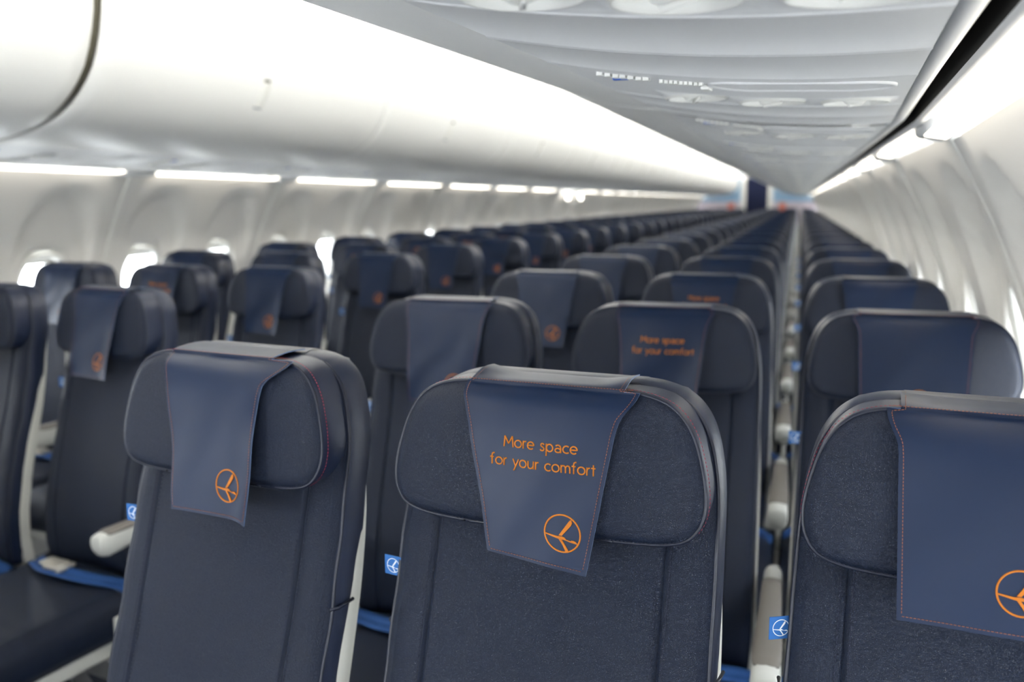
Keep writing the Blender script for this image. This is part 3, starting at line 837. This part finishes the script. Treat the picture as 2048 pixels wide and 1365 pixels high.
def emblem(mb, S_, h):
    ribbon(mb, [(0.955*math.cos(2*PI*k/40), 0.955*math.sin(2*PI*k/40)) for k in range(40)], 0.088, S_, h, True)
    for p in emblem_polys(): lift_poly(mb, p, S_, h)

# ---- letters as embroidered strokes, x-height = 1
def arc(cx, cy, r, a0, a1, n=12, ry=None):
    ry = ry or r
    return [(cx+r*math.cos(math.radians(a0+(a1-a0)*k/n)), cy+ry*math.sin(math.radians(a0+(a1-a0)*k/n))) for k in range(n+1)]
GL = {
 'M': (1.42, [[(0.08, 0), (0.20, 1.42)], [(0.20, 1.42), (0.71, 0.42)], [(0.71, 0.42), (1.22, 1.42)], [(1.22, 1.42), (1.34, 0)]]),
 'o': (1.02, [arc(0.51, 0.5, 0.46, 0, 360, 20)]),
 'r': (0.55, [[(0.1, 0), (0.1, 1)], [(0.1, 0.5), (0.13, 0.72), (0.24, 0.89), (0.38, 0.95), (0.50, 0.93)]]),
 'e': (0.98, [[(0.09, 0.52), (0.89, 0.52)], arc(0.49, 0.5, 0.44, 0, 315, 18, 0.46)]),
 's': (0.70, [[(0.60, 0.80), (0.50, 0.92), (0.34, 0.96), (0.19, 0.89), (0.15, 0.75), (0.22, 0.62), (0.38, 0.53), (0.54, 0.43), (0.61, 0.28), (0.55, 0.12), (0.38, 0.04), (0.20, 0.07), (0.08, 0.20)]]),
 'p': (1.05, [[(0.1, 1), (0.1, -0.55)], arc(0.54, 0.5, 0.42, 0, 360, 18, 0.46)]),
 'a': (1.0, [[(0.88, 0), (0.88, 0.62), (0.80, 0.84), (0.62, 0.96), (0.42, 0.96), (0.22, 0.86)], arc(0.50, 0.30, 0.36, 0, 360, 16, 0.26)]),
 'c': (0.86, [arc(0.51, 0.5, 0.45, 48, 312, 16)]),
 'f': (0.62, [[(0.25, 0), (0.25, 1.18), (0.31, 1.40), (0.46, 1.50), (0.60, 1.48)], [(0.0, 0.95), (0.50, 0.95)]]),
 'y': (0.86, [[(0.05, 1), (0.46, 0.08)], [(0.86, 1), (0.20, -0.5)]]),
 'u': (0.95, [[(0.1, 1), (0.1, 0.40), (0.16, 0.18), (0.32, 0.05), (0.52, 0.05), (0.70, 0.16), (0.80, 0.36)], [(0.84, 1), (0.84, 0)]]),
 'm': (1.36, [[(0.1, 1), (0.1, 0)], [(0.1, 0.62), (0.18, 0.84), (0.34, 0.95), (0.50, 0.92), (0.62, 0.80), (0.66, 0.6), (0.66, 0)], [(0.66, 0.62), (0.74, 0.84), (0.90, 0.95), (1.06, 0.92), (1.18, 0.80), (1.22, 0.6), (1.22, 0)]]),
 't': (0.58, [[(0.27, 1.38), (0.27, 0)], [(0.0, 0.95), (0.54, 0.95)]]),
 ' ': (0.55, []),
}
def text_width(s_, gap=0.10): return sum(GL[c][0]+gap for c in s_)-gap
def put_text(mb, s_, cx, base, xh, S_, h):
    x = -text_width(s_)/2
    for c in s_:
        adv, strokes = GL[c]
        for st in strokes:
            pts = [(cx+(x+px)*xh, base+py*xh) for px, py in st]
            cl = math.hypot(pts[0][0]-pts[-1][0], pts[0][1]-pts[-1][1]) < 1e-6 and len(pts) > 4
            ribbon(mb, pts[:-1] if cl else pts, 0.185*xh, S_, h, cl)
        x += adv+0.10

# ---- head rest cover: leather sheet laid over the head rest; L runs down the front from the top edge
COVL = 0.196
def hfront(x, d):            # front face of the head rest
    z = -d/HK; c0, hh = -0.083, 0.083; d = d/HK
    b = 0.011*(1-(x/0.176)**2)*(1-min(1, abs((z-c0)/hh))**4) if d < 0.166 else 0
    t = max(0, 1-min(d, 0.166-d)/0.014) if 0 <= d <= 0.166 else 0
    return -LEAN*d*HK-b+0.0077*t**2.2
class Cover:
    def __init__(s, top=0.098, mid=0.082, bot=0.056, flareR=0.012, flareL=0.0, skew=0.0, lift=(0.0, 0.0), wr=0.0, ph=0.0, poke=0.010, L=COVL, slant=0.0):
        s.__dict__.update(locals())
    def half(s, L, side):
        # side -1 left, +1 right (as the photograph shows it)
        if L < 0: return s.top-0.002
        a = smooth(0.0, 0.045, L)
        w = s.top*(1-a)+s.mid*a + (s.bot-s.mid)*max(0, (L-0.03)/(s.L-0.03))
        fl = s.flareR if side > 0 else s.flareL
        return w+fl*(1-smooth(0.0, 0.03, L))
    def at(s, x, L, out=0.0):
        """x absolute across, L distance from the front top edge (negative = on top)"""
        hwd = s.half(L, 1 if x > 0 else -1); u = x/hwd
        if L < 0.0:
            k = min(1, -L/0.012)
            y = 0.0016-LEAN*0+(-L)*0.98-0.004*(1-k); z = 0.0045-0.0035*(1-k)**2
            z += -0.10*max(0, -L-0.05)
            # corners stand up a little
            z += s.poke*max(0, abs(u)-0.55)**1.5*2.2*smooth(0.0, 0.035, -L)
            X = x
            P = (X+0.0, y, z+out)
        else:
            d = L*0.985
            q_ = max(0.0, 1-(x/0.176)**2); t_ = max(0.0, 1-d/0.014)
            fr = -LEAN*d-0.0112*q_*(1-max(0.0, (0.078-d)/0.078)**4)+0.0077*t_**2.2
            k = smooth(0, 0.014, L)
            y = fr-0.0016-0.0055*k-0.003*smooth(0.12, 0.21, L)
            y += -s.lift[0 if u < 0 else 1]*max(0, abs(u)-0.35)**2*2.4*smooth(0.02, 0.12, L)
            y += s.wr*math.sin(u*3.1+s.ph+L*34)*smooth(0.02, 0.12, L)+0.0008*math.sin(u*5+L*50+s.ph)
            z = -d+0.001*(1-k)+s.slant*(1-u)/2*(L/s.L)**3
            P = (x+s.skew*L, y-out, z)
        return (P[0], P[1], P[2]+ZT)
    def sheet(s):
        Ls = [-0.066, -0.055, -0.045, -0.03, -0.018, -0.010, -0.006, -0.003, 0, 0.003, 0.006, 0.010, 0.015]+list(np.linspace(0.022, s.L, 24))
        us = np.linspace(-1, 1, 25)
        F = np.array([[s.at(u*s.half(L, 1 if u > 0 else -1), L, 0.0) for u in us] for L in Ls])
        Bk = F.copy(); 
        for i, L in enumerate(Ls):
            if L < 0: Bk[i, :, 2] -= 0.0014
            else: Bk[i, :, 1] += 0.0016
        mb = MB(); mb.grid(F); mb.grid(Bk, flip=True); nf = len(mb.f)
        def edge(A, B):
            mb.grid(np.stack([A, B]))
        edge(F[:, 0], Bk[:, 0]); edge(F[:, -1], Bk[:, -1]); edge(F[0], Bk[0]); edge(F[-1], Bk[-1])
        fm = [0]*nf+[1]*(len(mb.f)-nf)
        me = mb.mesh('headrest_cover', None, mats=[M['cover'], M['coveredge']], fm=fm)
        return me
    def stitch(s):
        mb = MB(); g_ = 0.0042
        for side in (-1, 1):
            pth = [s.at(side*(s.half(L, side)-g_), L, 0.0008) for L in np.linspace(-0.058, s.L-g_, 110)]
            b = stitches(pth, False, 0.0033, 0.0023, 0.00034); mb.add(b.v, b.f)
        pth = [s.at(x, s.L-g_, 0.0008) for x in np.linspace(-(s.half(s.L, -1)-g_), s.half(s.L, 1)-g_, 60)]
        b = stitches(pth, False, 0.0033, 0.0023, 0.00034); mb.add(b.v, b.f)
        pth = [s.at(x, -0.004, 0.0008) for x in np.linspace(-(s.half(0, -1)-g_), s.half(0, 1)-g_, 60)]
        b = stitches(pth, False, 0.0033, 0.0023, 0.0003); mb.add(b.v, b.f)
        return mb.mesh('orange_stitching', M['orangethread'], False)
    def logo(s, r=0.0205, cx=0.029, L=0.152):
        mb = MB(); emblem(mb, lambda x, y, h: s.at(cx+x*r, L-y*r, 0.0003+h), 0.0009)
        return sharpen(mb.mesh('emblem', M['orange']), 60)
    def words(s):
        mb = MB(); S_ = lambda x, y, h: s.at(x, -y, 0.0003+h)
        put_text(mb, 'More space', 0.0025, -0.0640, 0.0084, S_, 0.0009)
        put_text(mb, 'for your comfort', 0.0045, -0.0850, 0.0084, S_, 0.0009)
        return mb.mesh('lettering', M['orange'])
covers = {
 'front_mid': Cover(top=0.090, mid=0.085, bot=0.055, flareR=0.014, flareL=0.004, poke=0.010, skew=0.055, L=0.190, slant=0.013, ph=0.4, wr=0.0006),
 'front_left': Cover(top=0.092, mid=0.084, bot=0.070, flareR=0.030, flareL=0.0, lift=(0.0, 0.012), wr=0.0022, ph=1.0, skew=0.13, poke=0.004),
 'front_right': Cover(top=0.098, mid=0.096, bot=0.089, flareL=0.010, flareR=0.010, poke=0.004, L=0.188, ph=2.0, wr=0.001),
 'plain': Cover(L=0.212, top=0.090, mid=0.085, bot=0.060, flareR=0.004, flareL=0.002, wr=0.0008, ph=0.8, poke=0.004),
 'limp': Cover(L=0.208, top=0.092, mid=0.086, bot=0.070, flareR=0.006, flareL=0.0, lift=(0.004, 0.010), wr=0.003, ph=2.4, poke=0.003),
}
cmesh = {k: (c.sheet(), c.stitch(), c.logo(L=c.L-0.040, cx=0.010 if k == 'front_right' else 0.029), c.words()) for k, c in covers.items()}

# blue woven tag on the seat's left flank
mb = MB(); mb.box((0, 0, 0), (0.024, 0.0012, 0.0245)); tag_me = mb.mesh('care_tag', M['tag'], False)
mb = MB(); emblem(mb, lambda x, y, h: (0.0005+x*0.0092, -0.0008-h, y*0.0092), 0.0002); tagem_me = mb.mesh('tag_emblem', M['white_ink'], False)

def child(name, me, parent, lab=None):
    o = link(name, me, parent)
    if lab: o['label'] = lab
    return o
def make_seat(cover, text, detail, arm_l, arm_r, var, top_lift=0.0, tag_rot=0.0, up=False, short=False):
    e = bpy.data.objects.new('airline_seat', None); COL.objects.link(e)
    b = child('backrest', back_me, e)
    if detail <= 2: child('piping', back_pipe, b)
    if detail <= 1:
        tag(child('navy_stitching', back_st, b), kind='stuff'); tag(child('side_stitching', back_st2, b), kind='stuff')
        child('side_seam', back_welt, b)
    h = child('headrest', head_me, e)
    if detail <= 2:
        child('piping', head_pipe, h)
    if detail <= 1:
        tag(child('red_stitching', head_red, h, 'dashed red stitching round the headrest side'), kind='stuff'); tag(child('navy_stitching', head_navy, h), kind='stuff')
    sh, st, lo, wo = cmesh[cover]
    c = child('headrest_cover', sh, e, 'lighter blue leather flap hung over the headrest')
    if detail <= 2: tag(child('orange_stitching', st, c), kind='stuff')
    if detail <= 4: child('emblem', lo, c, 'round orange embroidered bird emblem')
    if text and detail <= 4: child('lettering', wo, c, 'orange embroidered words More space for your comfort')
    moved = [h, c]
    child('seat_shell', shell_me, e, 'pale grey plastic shell edge')
    child('seat_cushion', cush_me, e)
    if detail <= 4:
        child('seat_pan', tray_me, e); child('seat_frame', frame_me, e)
        be = child('seat_belt', belt_mes[var % 3], e, 'blue webbing seat belt lying across the cushion')
        bu = child('buckle', buckle_me, be, 'pale metal lift buckle'); bu.location = (0.03*((var % 3)-1)-(0.05 if up else 0), 0.004, 0)
        t = child('care_tag', tag_me, e, 'small blue woven tag with a white bird emblem')
        zt = -0.240; t.location = (-0.1965, bsurf(0.19, zt)+0.014, ZT+zt); t.rotation_euler = (0, 0, tag_rot)
        child('tag_emblem', tagem_me, t)
    for sd in ([-1] if arm_l else [])+([1] if arm_r else []):
        a = child('armrest', arm_me, e); a.location = (sd*0.2257, 0, 0)
        child('armrest_pad', armpad_me, a, 'taupe armrest pad')
        if up and sd < 0: a.location = (sd*0.2257, -0.584, 0.706); a.rotation_euler = (math.radians(-98), 0, 0)
        if short and sd > 0: a.scale = (0.9, 0.55, 0.85); a.location.z = 0.09
        if detail <= 4 and not (up and sd < 0):
            sp = child('side_spar', armsup_me, a)
    for o in moved:
        o.location.z += top_lift
    return e

SP = 0.4515; PITCH = 0.79
NR = 33
colx = {('R', 'a'): -SP, ('R', 'm'): 0.0, ('R', 'w'): SP, ('L', 'a'): 2*XC+SP, ('L', 'm'): 2*XC, ('L', 'w'): 2*XC-SP}
# nose rows are turned a little and set in, following the narrowing cabin: dx, dy, dz, turn
def nose(side, row):
    if side == 'R': return {0: (-0.014, -0.029, 0.006, -0.093)}.get(row, (0, 0, 0, 0))
    return {0: (0.10, 0.0, 0.0, 0.0), 1: (0.085, 0.0, 0.0, 0.0), 2: (0.055, 0, -0.006, 0.0), 3: (0.025, 0, -0.006, 0.0)}.get(row, (0, 0, -0.004, 0))
tweak = {}
tweak[('R', 0, 'a')] = dict(an=-0.05, dx=0.004, dz=0.006, sx=0.935)
tweak[('R', 0, 'm')] = dict(sx=1.02)
tweak[('R', 0, 'w')] = dict(dx=0.004, dz=0.006)
for c in 'amw':
    tweak[('L', 1, c)] = dict(an=-0.16, sx=0.88, sy=0.9, dx=-0.02 if c == 'a' else 0.04, up=True); tweak[('L', 2, c)] = dict(an=-0.11, sx=0.91, sy=0.9, dx={'a': -0.035, 'm': 0.005, 'w': 0.045}[c]); tweak[('L', 3, c)] = dict(an=-0.08, sx=0.92)
    for k_ in range(4, 10): tweak[('L', k_, c)] = dict(an=-0.05, sx=0.94)
tweak[('L', 1, 'a')]['short'] = True
seatname = {'a': 'aisle', 'm': 'middle', 'w': 'window'}
for side in ('R', 'L'):
    for row in range(NR):
        for c in ('a', 'm', 'w'):
            if side == 'L' and row == 0 and c == 'w': continue
            dx, dy, dz, an = nose(side, row)
            x0 = colx[(side, c)]
            if row == 0 or side == 'L':
                piv = 0.0 if side == 'R' else 2*XC
                r_ = x0-piv; X = piv+r_*math.cos(an)+dx; Y = row*PITCH+r_*math.sin(an)+dy
            else: X, Y = x0, row*PITCH
            tw = tweak.get((side, row, c), {})
            det = 1 if (row == 0 and side == 'R') else 2 if row <= 1 else 4 if row <= 8 else 5
            cov = 'plain'
            if (side, row) == ('R', 0): cov = {'a': 'front_left', 'm': 'front_mid', 'w': 'front_right'}[c]
            elif side == 'L' and row in (1, 2): cov = 'limp'
            elif (row*3+ord(c)) % 4 == 0: cov = 'limp'
            elif (side, row) == ('R', 1): cov = 'front_right' if c == 'w' else 'plain'
            e = make_seat(cov, c == 'm', det, True, c == ('w' if side == 'R' else 'a') or False, row+ord(c), tag_rot={'a': 0.1, 'm': -0.12, 'w': 0.55}[c] if row == 0 else 0.1*((row*7+ord(c)) % 5-2), up=tw.get('up', False), short=tw.get('short', False))
            e.location = (X+tw.get('dx', 0), Y+tw.get('dy', 0), dz+tw.get('dz', 0)); e.rotation_euler = (0, 0, an+tw.get('an', 0)); e.scale = (tw.get('sx', 1), tw.get('sy', 1), 1)
            blk = 'near block' if side == 'R' else 'block across the aisle'
            if side == 'R' and row == 0:
                lb = {'a': 'navy leather aircraft seat in front row, leftmost, with crooked headrest flap bearing an orange emblem',
                      'm': 'sharp navy leather aircraft seat in centre front, headrest flap reading More space for your comfort',
                      'w': 'navy leather aircraft seat of front row cut off at right edge, orange emblem on flap'}[c]
                grp = 'seats of the near block'
            elif row < 13:
                nm_ = {('R', 'a'): 'aisle', ('R', 'm'): 'middle', ('R', 'w'): 'window'}.get((side, c), seatname[c])
                lb = 'navy leather aircraft %s seat, %s row, %s' % (nm_, ordn[row], 'block on the near side' if side == 'R' else 'block beyond the aisle')
                if c == 'm' and row < 4: lb += ', orange words on flap'
                grp = 'seats of the near block' if side == 'R' else 'seats across the aisle'
            else:
                lb = 'small distant navy seat in the %s, rows far down the cabin' % blk
                grp = f'far seats of the {blk}'
            tag(e, lb, 'seat', grp)
